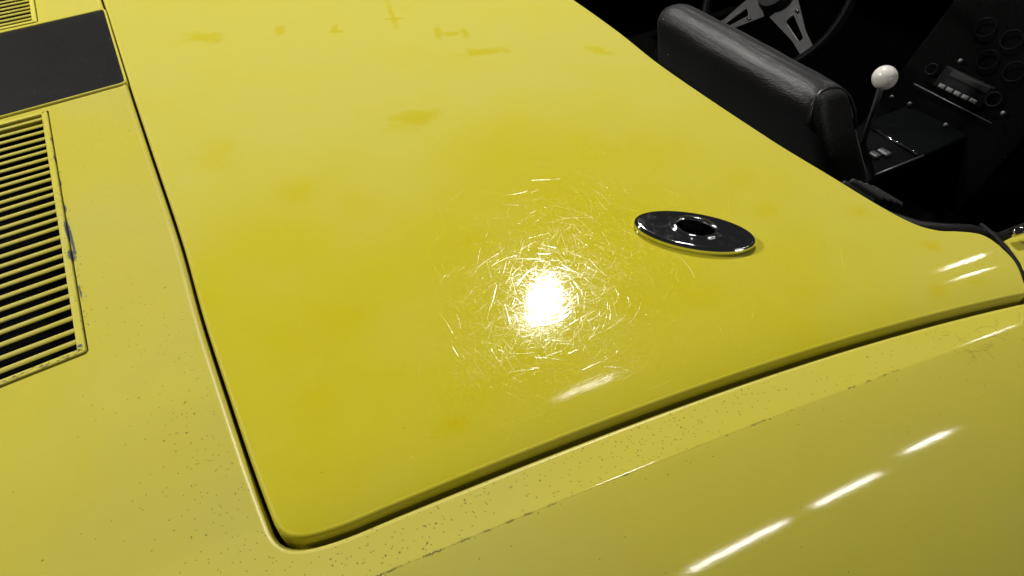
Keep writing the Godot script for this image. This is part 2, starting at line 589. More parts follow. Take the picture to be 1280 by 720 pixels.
func lid_picture() -> ImageTexture:
	var size := 2048
	var a := noise_picture(256, 0.016, 3, 21).get_data()
	var b := noise_picture(256, 0.034, 3, 33).get_data()
	var low := PackedByteArray()
	low.resize(256 * 256 * 3)
	var fresh := Vector3(0.585, 0.515, 0.018)
	var old_with_sheen := Vector3(0.615, 0.562, 0.098)  # older paint plus the room's pale reflection, both put into the colour
	for y in 256:
		for x in 256:
			var i := y * 256 + x
			var at := lid_place(Vector2(x + 0.5, y + 0.5) / 256.0)
			var z := at.y
			var wx := at.x
			i = (int(absf(at.y) * 150.0) % 256) * 256 + int(absf(at.x + 0.6) * 150.0) % 256
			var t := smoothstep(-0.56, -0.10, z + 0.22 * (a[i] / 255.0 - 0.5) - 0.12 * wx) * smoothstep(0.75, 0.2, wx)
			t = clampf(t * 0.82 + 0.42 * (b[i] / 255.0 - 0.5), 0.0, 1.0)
			var c := old_with_sheen.lerp(fresh, t)
			var s := Color(c.x, c.y, c.z).linear_to_srgb()
			i = y * 256 + x
			low[i * 3] = int(s.r * 255)
			low[i * 3 + 1] = int(s.g * 255)
			low[i * 3 + 2] = int(s.b * 255)
	var im := Image.create_from_data(256, 256, false, Image.FORMAT_RGB8, low)
	im.resize(size, size, Image.INTERPOLATE_CUBIC)
	var ragged := FastNoiseLite.new()
	ragged.seed = 9
	ragged.frequency = 0.03
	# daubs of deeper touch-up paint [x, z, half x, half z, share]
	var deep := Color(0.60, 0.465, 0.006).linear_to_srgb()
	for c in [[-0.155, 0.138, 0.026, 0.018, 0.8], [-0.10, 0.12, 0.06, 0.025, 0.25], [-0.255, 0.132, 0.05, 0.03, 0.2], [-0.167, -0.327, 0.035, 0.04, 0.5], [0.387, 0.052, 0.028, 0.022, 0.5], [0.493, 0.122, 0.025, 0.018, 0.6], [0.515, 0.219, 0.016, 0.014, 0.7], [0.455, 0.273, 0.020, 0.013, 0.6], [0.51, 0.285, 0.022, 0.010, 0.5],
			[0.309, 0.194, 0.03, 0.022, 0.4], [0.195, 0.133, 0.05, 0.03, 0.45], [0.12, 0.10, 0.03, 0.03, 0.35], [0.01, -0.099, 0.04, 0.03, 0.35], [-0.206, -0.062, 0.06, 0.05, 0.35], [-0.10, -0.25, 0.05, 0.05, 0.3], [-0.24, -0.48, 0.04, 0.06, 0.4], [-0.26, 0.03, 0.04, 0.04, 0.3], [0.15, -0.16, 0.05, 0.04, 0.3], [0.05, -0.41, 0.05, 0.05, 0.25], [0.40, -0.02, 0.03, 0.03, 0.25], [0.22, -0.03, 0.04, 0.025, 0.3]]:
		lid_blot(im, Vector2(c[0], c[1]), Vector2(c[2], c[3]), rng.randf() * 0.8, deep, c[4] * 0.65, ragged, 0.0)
	var cross := Color(0.575, 0.495, 0.028).linear_to_srgb()  # crosses and bars: reflected shapes from overhead, painted into the lid colour
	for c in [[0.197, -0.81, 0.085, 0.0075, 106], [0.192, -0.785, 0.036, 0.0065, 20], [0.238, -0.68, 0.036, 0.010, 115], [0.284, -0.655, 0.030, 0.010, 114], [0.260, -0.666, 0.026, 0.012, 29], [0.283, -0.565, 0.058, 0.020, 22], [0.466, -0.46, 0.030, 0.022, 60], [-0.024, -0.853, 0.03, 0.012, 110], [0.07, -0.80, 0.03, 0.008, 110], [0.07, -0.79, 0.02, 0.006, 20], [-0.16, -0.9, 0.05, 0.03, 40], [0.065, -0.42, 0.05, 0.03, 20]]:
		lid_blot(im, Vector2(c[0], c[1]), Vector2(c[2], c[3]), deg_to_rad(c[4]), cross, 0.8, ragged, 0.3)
	# a few chips left open, and a cluster of dark dots near the middle
	for c in [[0.018, 0.036, 1.6], [0.032, 0.034, 1.3], [0.026, 0.042, 1.1], [0.043, 0.037, 1.1], [-0.2, 0.115, 1.1], [-0.29, 0.12, 0.9], [0.06, -0.10, 1.0], [-0.12, 0.12, 1.0], [0.4, 0.14, 0.9]]:
		var p := plan_uv(Vector2(c[0], c[1]), UV_LID) * size
		for y in range(-2, 3):
			for x in range(-2, 3):
				rgb_at(im, int(p.x) + x, int(p.y) + y, Color(0.12, 0.10, 0.02).linear_to_srgb(), 0.9 * smoothstep(c[2] + 0.5, c[2] - 0.5, Vector2(x, y).length()))
	return ImageTexture.create_from_image(im)

# Fine scratches, swirls and touch-up ridges in the lid's lacquer as a normal map over UV_LID.
func scratch_picture() -> ImageTexture:
	var size := 2048
	var sx := PackedFloat32Array()
	var sy := PackedFloat32Array()
	sx.resize(size * size)
	sy.resize(size * size)
	var dull := PackedByteArray()   # how rough the lacquer is: a scratch scatters more than the polish round it
	dull.resize(size * size)
	dull.fill(11)
	for i in 6600:
		var p := Vector2(rng.randf_range(-0.33, 0.58), rng.randf_range(-0.6, 0.2))
		if i % 5:   # most of the rubbing is round the middle of the lid
			p = Vector2(0.075 + rng.randfn() * 0.15, 0.055 + rng.randfn() * 0.105)
		var dir := Vector2.from_angle(rng.randf() * TAU)
		var texel := lid_texel(p, size)
		var step := minf(texel.x, texel.y) * 0.8
		var bend := rng.randfn() * 9.0 * step
		var count := int((0.002 + pow(rng.randf(), 2.6) * 0.042) / step)
		var amp := minf(-0.06 * log(1.0 - rng.randf() * 0.999), 0.3)
		var rough := rng.randf_range(40, 70)
		var hold := 1.0
		for s in count:
			p += dir * step
			dir = dir.rotated(bend)
			if s % 5 == 0:
				hold = rng.randf_range(0.3, 1.2)
			var n := dir.orthogonal()
			var t := plan_uv(p, UV_LID) * size
			var x := int(t.x)
			var y := int(t.y)
			if x > 2 and y > 2 and x < size - 3 and y < size - 3:
				sx[y * size + x] = amp * hold * n.x
				sy[y * size + x] = amp * hold * n.y
				dull[y * size + x] = int(rough)
	# thicker ridges where paint was brushed on
	for i in 60:
		var p := Vector2(rng.randf_range(-0.3, 0.35), rng.randf_range(-0.25, 0.16))
		var dir := Vector2.from_angle(rng.randf() * TAU)
		for s in rng.randi_range(60, 260):
			dir = dir.rotated(rng.randfn() * 0.04)
			p += dir * 0.0004
			var n := dir.orthogonal()
			for d in range(-4, 5):
				var t := plan_uv(p + n * 0.0004 * d, UV_LID) * size
				var x := int(t.x)
				var y := int(t.y)
				if x > 2 and y > 2 and x < size - 3 and y < size - 3:
					sx[y * size + x] = 0.05 * sin(PI * d / 4.5) * n.x
					sy[y * size + x] = 0.05 * sin(PI * d / 4.5) * n.y
	var out := PackedByteArray()
	out.resize(size * size * 3)
	mats.lid_gloss = ImageTexture.create_from_image(Image.create_from_data(size, size, false, Image.FORMAT_L8, dull))
	var peel_at := noise_picture(512, 0.26, 2, 17).get_data()   # the lacquer's orange peel
	var fades := [PackedFloat32Array(), PackedFloat32Array()]   # the grain stays as steep where the mapping is coarser
	for q in size:
		var d := (lid_place(Vector2(q, q) / size) - LID_MID) / 0.15
		fades[0].append(1.0 / sqrt(1.0 + d.x * d.x * 0.6))
		fades[1].append(1.0 / sqrt(1.0 + d.y * d.y * 0.6))
	var i := 0
	for y in size:
		var fade_y: float = PEEL * fades[1][y]
		var r0 := (y & 511) << 9
		var r1 := ((y + 1) & 511) << 9
		for x in size:
			var c := x & 511
			var h := peel_at[r0 + c]
			out[i * 3] = int(128.0 + 127.0 * sx[i] + fade_y * fades[0][x] * (peel_at[r0 + ((c + 1) & 511)] - h))
			out[i * 3 + 1] = int(128.0 - 127.0 * sy[i] + fade_y * fades[0][x] * (peel_at[r1 + c] - h))
			out[i * 3 + 2] = 255
			i += 1
	return ImageTexture.create_from_image(Image.create_from_data(size, size, false, Image.FORMAT_RGB8, out))

func peel(freq: float, seed_: int, size := 512) -> NoiseTexture2D:
	var t := NoiseTexture2D.new()
	t.width = size
	t.height = size
	t.seamless = true
	var nz := FastNoiseLite.new()
	nz.seed = seed_
	nz.frequency = freq
	nz.fractal_octaves = 3
	t.noise = nz
	return t

func make_materials() -> void:
	var pic := body_picture()
	var body := StandardMaterial3D.new()
	body.albedo_texture = pic
	body.texture_repeat = false
	body.roughness = 0.06
	body.normal_enabled = true
	var grain := peel(0.33, 40, 2048)
	grain.seamless = false
	grain.as_normal_map = true
	grain.bump_strength = 1.0
	body.normal_texture = grain
	body.normal_scale = 0.022
	mats.body = body
	mats.edge_paint = body.duplicate()
	mats.edge_paint.roughness = 0.38
	mats.worn = body.duplicate()
	mats.worn.roughness = 0.5
	mats.worn.metallic_specular = 0.3
	var lid := StandardMaterial3D.new()
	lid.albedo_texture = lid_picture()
	lid.roughness = 1.0
	lid.metallic_specular = 0.30
	lid.normal_enabled = true
	lid.normal_texture = scratch_picture()
	lid.roughness_texture = mats.lid_gloss
	lid.roughness_texture_channel = BaseMaterial3D.TEXTURE_CHANNEL_RED
	lid.texture_repeat = false
	mats.lid = lid
	mats.lid_edge = lid.duplicate()
	mats.lid_edge.roughness = 0.45
	mats.lid_edge.metallic_specular = 0.25
	mats.lid_edge.roughness_texture = null
	mats.lid_edge.normal_enabled = false
	mats.black_paint = flat_material(Color(0.016, 0.016, 0.017), 0.38)
	var dust := noise_picture(512, 0.01, 4, 55)
	dust.convert(Image.FORMAT_RGB8)
	for y in 512:
		for x in 512:
			var tone := 0.0125 + 0.004 * (dust.get_pixel(x, y).r - 0.5)
			dust.set_pixel(x, y, Color(tone, tone, tone * 1.03).linear_to_srgb())
	for i in 240:
		rgb_at(dust, rng.randi() % 512, rng.randi() % 512, Color(0.2, 0.2, 0.19), rng.randf())
	mats.black_paint.albedo_color = Color.WHITE
	mats.black_paint.albedo_texture = ImageTexture.create_from_image(dust)
	mats.black_paint.uv1_triplanar = true
	mats.black_paint.uv1_scale = Vector3(1.9, 1.9, 1.9)
	mats.gutter = flat_material(Color(0.03, 0.028, 0.01), 0.8)
	mats.dark = flat_material(Color(0.0022, 0.0022, 0.0022), 0.9, 0.0, 0.1)
	mats.rubber = flat_material(Color(0.007, 0.007, 0.0075), 0.6, 0.0, 0.3)
	mats.chrome = flat_material(Color(0.6, 0.6, 0.6), 0.05, 1.0)
	var pits := noise_picture(512, 0.02, 5, 77)
	for y in 512:
		for x in 512:
			var g := pits.get_pixel(x, y).r
			g = 0.10 + 0.09 * smoothstep(0.4, 0.9, g)
			pits.set_pixel(x, y, Color(g, g, g))
	for i in 900:
		rgb_at(pits, rng.randi() % 512, rng.randi() % 512, Color(0.6, 0.6, 0.6), rng.randf())
	mats.plate_chrome = flat_material(Color(0.66, 0.66, 0.65), 0.55, 1.0)
	mats.plate_chrome.roughness_texture = ImageTexture.create_from_image(pits)
	mats.plate_chrome.roughness_texture_channel = BaseMaterial3D.TEXTURE_CHANNEL_RED
	mats.plate_chrome.uv1_triplanar = true
	mats.plate_chrome.uv1_scale = Vector3(5, 5, 5)
	mats.dull_metal = flat_material(Color(0.14, 0.14, 0.14), 0.45, 0.6)
	mats.spoke = flat_material(Color(0.02, 0.02, 0.02), 0.5, 0.0, 0.35)
	mats.concrete = flat_material(Color(0.08, 0.08, 0.08), 0.8)
	var vinyl := flat_material(Color(0.0075, 0.0075, 0.0085), 0.44, 0.0, 0.42)
	vinyl.rim_enabled = true
	vinyl.rim = 0.15
	vinyl.rim_tint = 0.0
	vinyl.heightmap_enabled = true
	vinyl.heightmap_texture = peel(0.09, 4, 256)
	vinyl.heightmap_scale = 0.06
	mats.vinyl = vinyl
	mats.piping = flat_material(Color(0.016, 0.016, 0.017), 0.34)
	mats.console = flat_material(Color(0.002, 0.0026, 0.003), 0.5, 0.0, 0.17)
	mats.knob = flat_material(Color(0.78, 0.75, 0.68), 0.25)
	mats.lettering = flat_material(Color(0.10, 0.10, 0.095), 0.5)

# ------------------------------------------------------------------ bodywork
func build_lines() -> void:
	var p := []
	for q in [[-0.292, -1.62], [-0.301, -1.2], [-0.315, -0.81], [-0.3225, -0.56], [-0.3295, -0.306], [-0.3385, -0.146], [-0.3425, -0.012], [-0.3445, 0.07], [-0.3448, 0.135], [-0.344, 0.150], [-0.3395, 0.1605], [-0.331, 0.1675], [-0.319, 0.1725]]:
		p.append(Vector2(q[0], q[1]))
	for x in [-0.29, -0.25, -0.17, -0.1, 0.0, 0.1, 0.2, 0.3, 0.4, 0.47, 0.52, 0.54]:
		p.append(Vector2(x, lid_edge(x)))
	for q in [[0.553, 0.329], [0.566, 0.317], [0.586, 0.292], [0.594, 0.271], [0.598, 0.249], [0.594, 0.235], [0.574, 0.2175], [0.553, 0.203], [0.538, 0.180], [0.530, 0.138], [0.526, 0.043], [0.522, -0.076], [0.530, -0.345], [0.548, -0.507], [0.559, -0.68], [0.575, -1.1], [0.585, -1.62]]:
		p.append(Vector2(q[0], q[1]))
	lid_line = moved_in(smooth_line(p), -0.003)
	lid_normals = line_normals(lid_line, false, -1.0)

func moved_in(p: PackedVector2Array, by: float) -> PackedVector2Array:
	return moved(p, line_normals(p, false, -1.0), by)

func plan_uv(p: Vector2, uvr: Rect2) -> Vector2:
	if uvr.size.x > 0.0:
		return (p - uvr.position) / uvr.size
	var d := (p - LID_MID) / 0.15
	return Vector2(0.5 + 0.5 * asinh(d.x) / LID_STRETCH.x, 0.5 + 0.5 * asinh(d.y) / LID_STRETCH.y)

func lid_place(uv: Vector2) -> Vector2:
	return LID_MID + 0.15 * Vector2(sinh((uv.x * 2.0 - 1.0) * LID_STRETCH.x), sinh((uv.y * 2.0 - 1.0) * LID_STRETCH.y))

func lid_texel(p: Vector2, size: int) -> Vector2:
	var d := (p - LID_MID) / 0.15
	return Vector2(0.3 * LID_STRETCH.x * sqrt(1.0 + d.x * d.x), 0.3 * LID_STRETCH.y * sqrt(1.0 + d.y * d.y)) / size

func no_bend(_x: float) -> float:
	return 0.0

func flat_y(_x: float, _z: float) -> float:
	return 0.0

func grille_plan(k: int) -> PackedVector2Array:   # outer edge of a vent grille's opening
	if k == 0:
		return PackedVector2Array([Vector2(-0.86, -0.744), Vector2(-0.4495, -0.7605), Vector2(-0.4645, -0.1595), Vector2(-0.86, -0.1435)])
	return PackedVector2Array([Vector2(-0.86, -1.59), Vector2(-0.417, -1.61), Vector2(-0.4315, -1.144), Vector2(-0.86, -1.127)])

func panel_plan() -> PackedVector2Array:
	return round_corners(PackedVector2Array([Vector2(-0.86, -1.100), Vector2(-0.3055, -1.140), Vector2(-0.3195, -0.785), Vector2(-0.86, -0.747)]), 0.014)

func build_body() -> void:
	# the opening's edge runs from the far rear corner along the lid to the horn by the door
	var edge := PackedVector2Array()
	for i in lid_line.size():
		if lid_line[i].x < 0.545 or lid_line[i].y > 0.30:
			if i > 0 and lid_line[i].x < lid_line[i - 1].x and lid_line[i].x > 0.4:
				break
			edge.append(lid_line[i])
	var stop := edge.size()
	var nm := lid_normals.slice(0, stop)
	var open := moved(edge, nm, 0.0165)
	var outline := open.duplicate()
	outline.append_array([Vector2(0.572, 0.36), Vector2(0.585, 0.45), Vector2(0.60, 1.0), Vector2(-0.95, 1.0), Vector2(-0.95, -1.62)])
	var ws := PackedFloat32Array()
	for w in [-1.9, -1.6, -1.4, -1.3]:
		ws.append(w)
	ws.append_array(frange(-1.2, -0.10, 0.011))
	ws.append_array(frange(-0.092, -0.02, 0.008))
	ws.append_array([-0.014, -0.009, -0.006, -0.004, -0.0027, -0.0018, -0.0011, -0.0005, 0.0, 0.0005, 0.0011, 0.0018, 0.0027, 0.004, 0.006, 0.009, 0.014])
	ws.append_array(frange(0.02, 0.95, 0.012))
	var holes := [dense(round_corners(grille_plan(0), 0.006), 0.05), dense(round_corners(grille_plan(1), 0.006), 0.05), dense(grown(panel_plan(), 0.0022), 0.05)]
	var m := sheet(frange(-0.9613, 0.6217, 0.0101), ws, outline, holes, y_body, UV_BODY, crease)
	var b := mesh_part("body_shell", m, mats.body, car)
	var r := 0.007
	mesh_part("rolled_edge", sweep(open, nm, mirrored(rounded(r, 0.04)), y_body, UV_BODY), mats.edge_paint, b)
	# gutter under the gap
	mesh_part("gutter", sweep(edge, nm, [[-0.03, -0.048, 0, 1], [0.02, -0.045, 0, 1]], y_body, UV_BODY), mats.gutter, b)
	# flank below the fender, and the fender on the far side
	var flank := PackedVector2Array([Vector2(-0.95, 1.0), Vector2(0.60, 1.0)])
	mesh_part("flank", sweep(flank, PackedVector2Array([Vector2(0, 1), Vector2(0, 1)]), [[0, 0, 1, 0.4], [0.03, -0.04, 1, 0.3], [0.05, -0.1, 1, 0], [0.03, -0.25, 1, -0.1]], y_body, UV_BODY), mats.body, b)
	var far := sheet(frange(-0.96, 0.62, 0.05), frange(-2.2, -1.63, 0.05), PackedVector2Array([Vector2(-0.95, -2.1), Vector2(0.6, -2.1), Vector2(0.6, -1.64), Vector2(-0.95, -1.64)]), [], func(x: float, z: float) -> float: return y_body(x, -1.40 - z), UV_BODY, no_bend)
	mesh_part("left_fender", far, mats.body, b)
	# dark floor under the openings
	var tray := BoxMesh.new()
	tray.size = Vector3(0.64, 0.02, 1.75)
	var t := mesh_part("tray", tray, mats.dark, b)
	t.position = Vector3(-0.63, -0.09, -0.75)
	# door: its rear top corner shows beyond the lid's horn
	var d_out := PackedVector2Array([Vector2(0.606, 0.262), Vector2(1.4, 0.30), Vector2(1.4, 0.75), Vector2(0.62, 0.75), Vector2(0.590, 0.42), Vector2(0.580, 0.335), Vector2(0.587, 0.305), Vector2(0.600, 0.284)])
	var dm := sheet(frange(0.57, 1.41, 0.012), frange(0.25, 0.76, 0.012), d_out, [], y_door, UV_BODY, no_bend)
	var d := mesh_part("door", dm, mats.body, car)
	var closed := dense(d_out, 0.02)
	mesh_part("door_edge", sweep(closed, line_normals(closed, true, 1.0), rounded(0.003, 0.12), y_door, UV_BODY, true), mats.body, d)
	# black seal between horn and door, and the bright end of the door's trim
	var seal := []
	for q in [[0.612, 0.225, 0.0], [0.606, 0.250, 0.0], [0.598, 0.272, -0.002], [0.589, 0.294, -0.006], [0.575, 0.318, -0.012], [0.568, 0.345, -0.03]]:
		seal.append(Vector3(q[0], q[2], q[1]))
	mesh_part("door_seal", tube(seal, 0.0032), mats.rubber, car)
	var trim := []
	for q in [[0.618, 0.262, 0.010], [0.640, 0.268, 0.012], [0.70, 0.272, 0.012], [1.3, 0.30, 0.010]]:
		trim.append(Vector3(q[0], q[2], q[1]))
	mesh_part("door_trim", tube(trim, 0.006), mats.chrome, car)

func y_door(_x: float, z: float) -> float:
	return -0.004 - 0.10 * maxf(0.0, z - 0.30) - 0.6 * pow(maxf(0.0, z - 0.30), 2.0)

func mirrored(prof: Array) -> Array:
	var out := []
	for q in prof:
		out.append([-q[0], q[1], -q[2], q[3]])
	return out

func grown(p: PackedVector2Array, by: float) -> PackedVector2Array:
	var a := Geometry2D.offset_polygon(p, by, Geometry2D.JOIN_MITER)
	return a[0]

func build_lid() -> void:
	var outline := lid_line.duplicate()
	outline.append_array([Vector2(0.585, -1.625), Vector2(-0.292, -1.625)])
	var m := sheet(frange(-0.36, 0.61, 0.010), frange(-1.63, 0.345, 0.010), outline, [oval(0.026, 0.0165, 55.0, Vector2(0.263, 0.038))], y_lid, UV_LID, no_bend)
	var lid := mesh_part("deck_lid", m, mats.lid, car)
	lid.set_meta("label", "glossy yellow rear deck lid covered in swirl scratches and touch-up daubs")
	mesh_part("lid_edge", sweep(lid_line, lid_normals, rounded(0.005, 0.034), y_lid, UV_LID), mats.lid_edge, lid)
	build_escutcheon(lid)

func oval(a: float, b: float, deg: float, at: Vector2, k := 64) -> PackedVector2Array:
	var out := PackedVector2Array()
	for i in k:
		var t := TAU * i / k
		out.append(at + Vector2(a * cos(t), b * sin(t)).rotated(deg_to_rad(deg)))
	return out

func build_escutcheon(lid: MeshInstance3D) -> void:
	var rings := []
	var k := 72
	# [outer 0 .. hole 1, inset in metres, height]
	var steps := [[0, -0.0004, -0.001], [0, 0.0, 0.0060], [0, 0.0003, 0.0070], [0, 0.0011, 0.0083], [0, 0.0024, 0.0093], [0, 0.0040, 0.0099], [0, 0.0055, 0.0101], [0, 0.0063, 0.01015], [0.06, 0.0063, 0.0102], [0.5, 0.0, 0.0102], [0.88, -0.0058, 0.0103], [1, -0.0076, 0.0103], [1, -0.0070, 0.0104],
		[1, -0.0060, 0.0116], [1, -0.0043, 0.0131], [1, -0.0024, 0.0136], [1, -0.0006, 0.0130], [1, 0.0006, 0.0114], [1, 0.0010, 0.008], [1, 0.0011, -0.004], [1, 0.0012, -0.026]]
	for s in steps:
		var a := oval(0.0804 - s[1], 0.0373 - s[1], 46.5, Vector2(0.2607, 0.0388), k)
		var b := oval(0.0255 - s[1], 0.0165 - s[1], 52.0, Vector2(0.263, 0.038), k)
		var ring := PackedVector3Array()
		for i in k:
			var c: Vector2 = a[i].lerp(b[i], s[0])
			ring.append(Vector3(c.x, s[2], c.y))
		rings.append(ring)
	var plate := mesh_part("latch_plate", skin(rings, false, false), mats.plate_chrome, lid)
	plate.set_meta("label", "oval chrome latch plate with a round hole in it")
	var well := PackedVector3Array()
	var low := PackedVector3Array()
	for c in oval(0.026, 0.017, 52.0, Vector2(0.263, 0.038), 32):
		well.append(Vector3(c.x, -0.018, c.y))
		low.append(Vector3(c.x, -0.03, c.y))
	mesh_part("latch_socket", skin([low, well]), mats.dark, lid)

func build_grilles() -> void:
	for k in 2:
		var plan := grille_plan(k)
		var frame_line := dense(round_corners(grown(plan, -0.0022), 0.006), 0.03)
		var nm := line_normals(frame_line, true, 1.0)
		if (frame_line[0] + nm[0] * 0.01 - Vector2(-0.65, (plan[1].y + plan[2].y) / 2)).length() < (frame_line[0] - Vector2(-0.65, (plan[1].y + plan[2].y) / 2)).length():
			nm = line_normals(frame_line, true, -1.0)
		var prof := [[0, -0.02, 1, 0], [0, -0.0008, 1, 0], [-0.0006, 0.0006, 0.7, 0.7], [-0.0014, 0.0012, 0.2, 1], [-0.0075, 0.0012, -0.1, 1], [-0.0085, 0.0006, -0.7, 0.7], [-0.009, -0.001, -1, 0], [-0.009, -0.02, -1, 0]]
		var fr := mesh_part("vent_grille", sweep(frame_line, nm, prof, flat_y, UV_BODY, true), mats.worn, car)
		fr.set_meta("label", "yellow louvred vent grille with paint flaking from its frame" if k == 0 else "yellow louvred vent grille beyond the black panel")
		# louvres run along the car
		var z0: float = plan[1].y + 0.0185
		var z1: float = plan[2].y - 0.0185
		var count := 27 if k == 0 else 21
		for i in count:
			var t := (i + 0.35) / (count - 0.3)
			var z := lerpf(z0, z1, t)
			var xr := lerpf(plan[1].x, plan[2].x, t) - 0.0095
			var sk := 0.0405
			var st := []
			var lean := rng.randf_range(-0.0017, 0.0017)
			for e in [xr, (xr - 0.852) / 2, -0.852]:
				var zz: float = z - (e - xr) * sk + (lean if e == xr else 0.0)
				var ring := PackedVector3Array()
				for q in [[-0.0040, -0.0010], [-0.0032, -0.0002], [-0.0010, 0.0002], [0.0016, -0.0002], [0.0030, -0.0009], [0.0033, -0.0018], [0.0024, -0.0026], [-0.0030, -0.0022]]:
					ring.append(Vector3(e, q[1], zz + q[0]))
				st.append(ring)
			mesh_part("slat", skin(st), mats.worn, fr)

func build_panel() -> void:
	var line := dense(panel_plan(), 0.03)
	var nm := line_normals(line, true, 1.0)
	var mid := Vector2(-0.6, -0.94)
	if (line[0] + nm[0] * 0.01 - mid).length() < (line[0] - mid).length():
		nm = line_normals(line, true, -1.0)
	var prof := [[0, -0.02, 1, 0], [0, 0.0008, 1, 0], [-0.0006, 0.0022, 0.7, 0.7], [-0.0014, 0.0027, 0.2, 1], [-0.0032, 0.0027, -0.2, 1], [-0.0040, 0.0020, -0.7, 0.7], [-0.0043, 0.0008, -1, 0.2]]
	var inner := moved(line, nm, -0.0043)
	var v := PackedVector3Array()
	for c in inner:
		v.append(Vector3(c.x, 0.0011, c.y))
	var low := PackedVector3Array()
	for c in inner:
		low.append(Vector3(c.x, -0.004, c.y))
	if Geometry2D.is_polygon_clockwise(inner):
		v.reverse()
		low.reverse()
	var plate := mesh_part("black_panel", flat_cap(v, low), mats.black_paint, car)
	plate.set_meta("label", "satin black flush panel between the two vent grilles")
	mesh_part("panel_rim", sweep(line, nm, prof, flat_y, UV_BODY, true), mats.body, plate)

func flat_cap(top: PackedVector3Array, low: PackedVector3Array) -> ArrayMesh:
	var st := SurfaceTool.new()
	st.begin(Mesh.PRIMITIVE_TRIANGLES)
	st.set_smooth_group(-1)
	var mid := Vector3.ZERO
	for c in top:
		mid += c / top.size()
	for i in top.size():
		var a := top[i]
		var b := top[(i + 1) % top.size()]
		var up := (b - a).cross(mid - a).y < 0.0
		for q in ([a, b, mid] if up else [b, a, mid]):
			st.add_vertex(q)
		var c := low[i]
		var d := low[(i + 1) % low.size()]
		for q in [a, c, b, b, c, d]:
			st.add_vertex(q)
	st.generate_normals()
	return st.commit()

# ------------------------------------------------------------------ cockpit
func slab(called: String, size: Vector3, at: Vector3, mat: Material, parent: Node3D, turn := Vector3.ZERO, r := 0.01) -> MeshInstance3D:
	var o := mesh_part(called, soft_box(size, r), mat, parent)
	o.position = at
	o.rotation = turn
	return o

func build_cockpit() -> void:
	var tub := node_part("cockpit_tub")
	slab("floor_pan", Vector3(1.9, 0.04, 2.0), Vector3(1.45, -0.66, -0.68), mats.dark, tub)
	slab("rear_bulkhead", Vector3(0.03, 0.62, 2.0), Vector3(0.49, -0.36, -0.68), mats.dark, tub)
	slab("firewall", Vector3(0.04, 0.7, 2.0), Vector3(2.3, -0.33, -0.68), mats.dark, tub)
	slab("door_lining", Vector3(1.75, 0.62, 0.03), Vector3(1.46, -0.34, 0.255), mats.dark, tub)
	slab("door_lining", Vector3(1.75, 0.62, 0.03), Vector3(1.46, -0.34, -1.66), mats.dark, tub)
	var dash := node_part("dashboard")
	slab("dash_top", Vector3(0.75, 0.06, 1.85), Vector3(1.93, -0.06, -0.68), mats.dark, dash)
	# dark padded roll along the front edge of the lid
	var pts := []
	for q in [[0.536, 0.060, -0.026], [0.542, 0.135, -0.020], [0.551, 0.178, -0.013], [0.571, 0.204, -0.008], [0.596, 0.222, -0.007], [0.608, 0.238, -0.009], [0.63, 0.249, -0.018], [0.72, 0.252, -0.03], [0.9, 0.252, -0.04]]:
		pts.append(Vector3(q[0], q[2], q[1]))
	mesh_part("padded_trim", tube(pts, 0.0095, 12), mats.rubber, car)
	var belt := node_part("seat_belt", Vector3(0.568, -0.045, 0.072))
	for i in 7:
		slab("belt_fold", Vector3(0.010, 0.06, 0.055), Vector3(0.0095 * (i - 3), -0.004 * absf(i - 3), 0.006 * (i - 3)), mats.vinyl, belt, Vector3(0.3, 0.5, 0.0), 0.004)

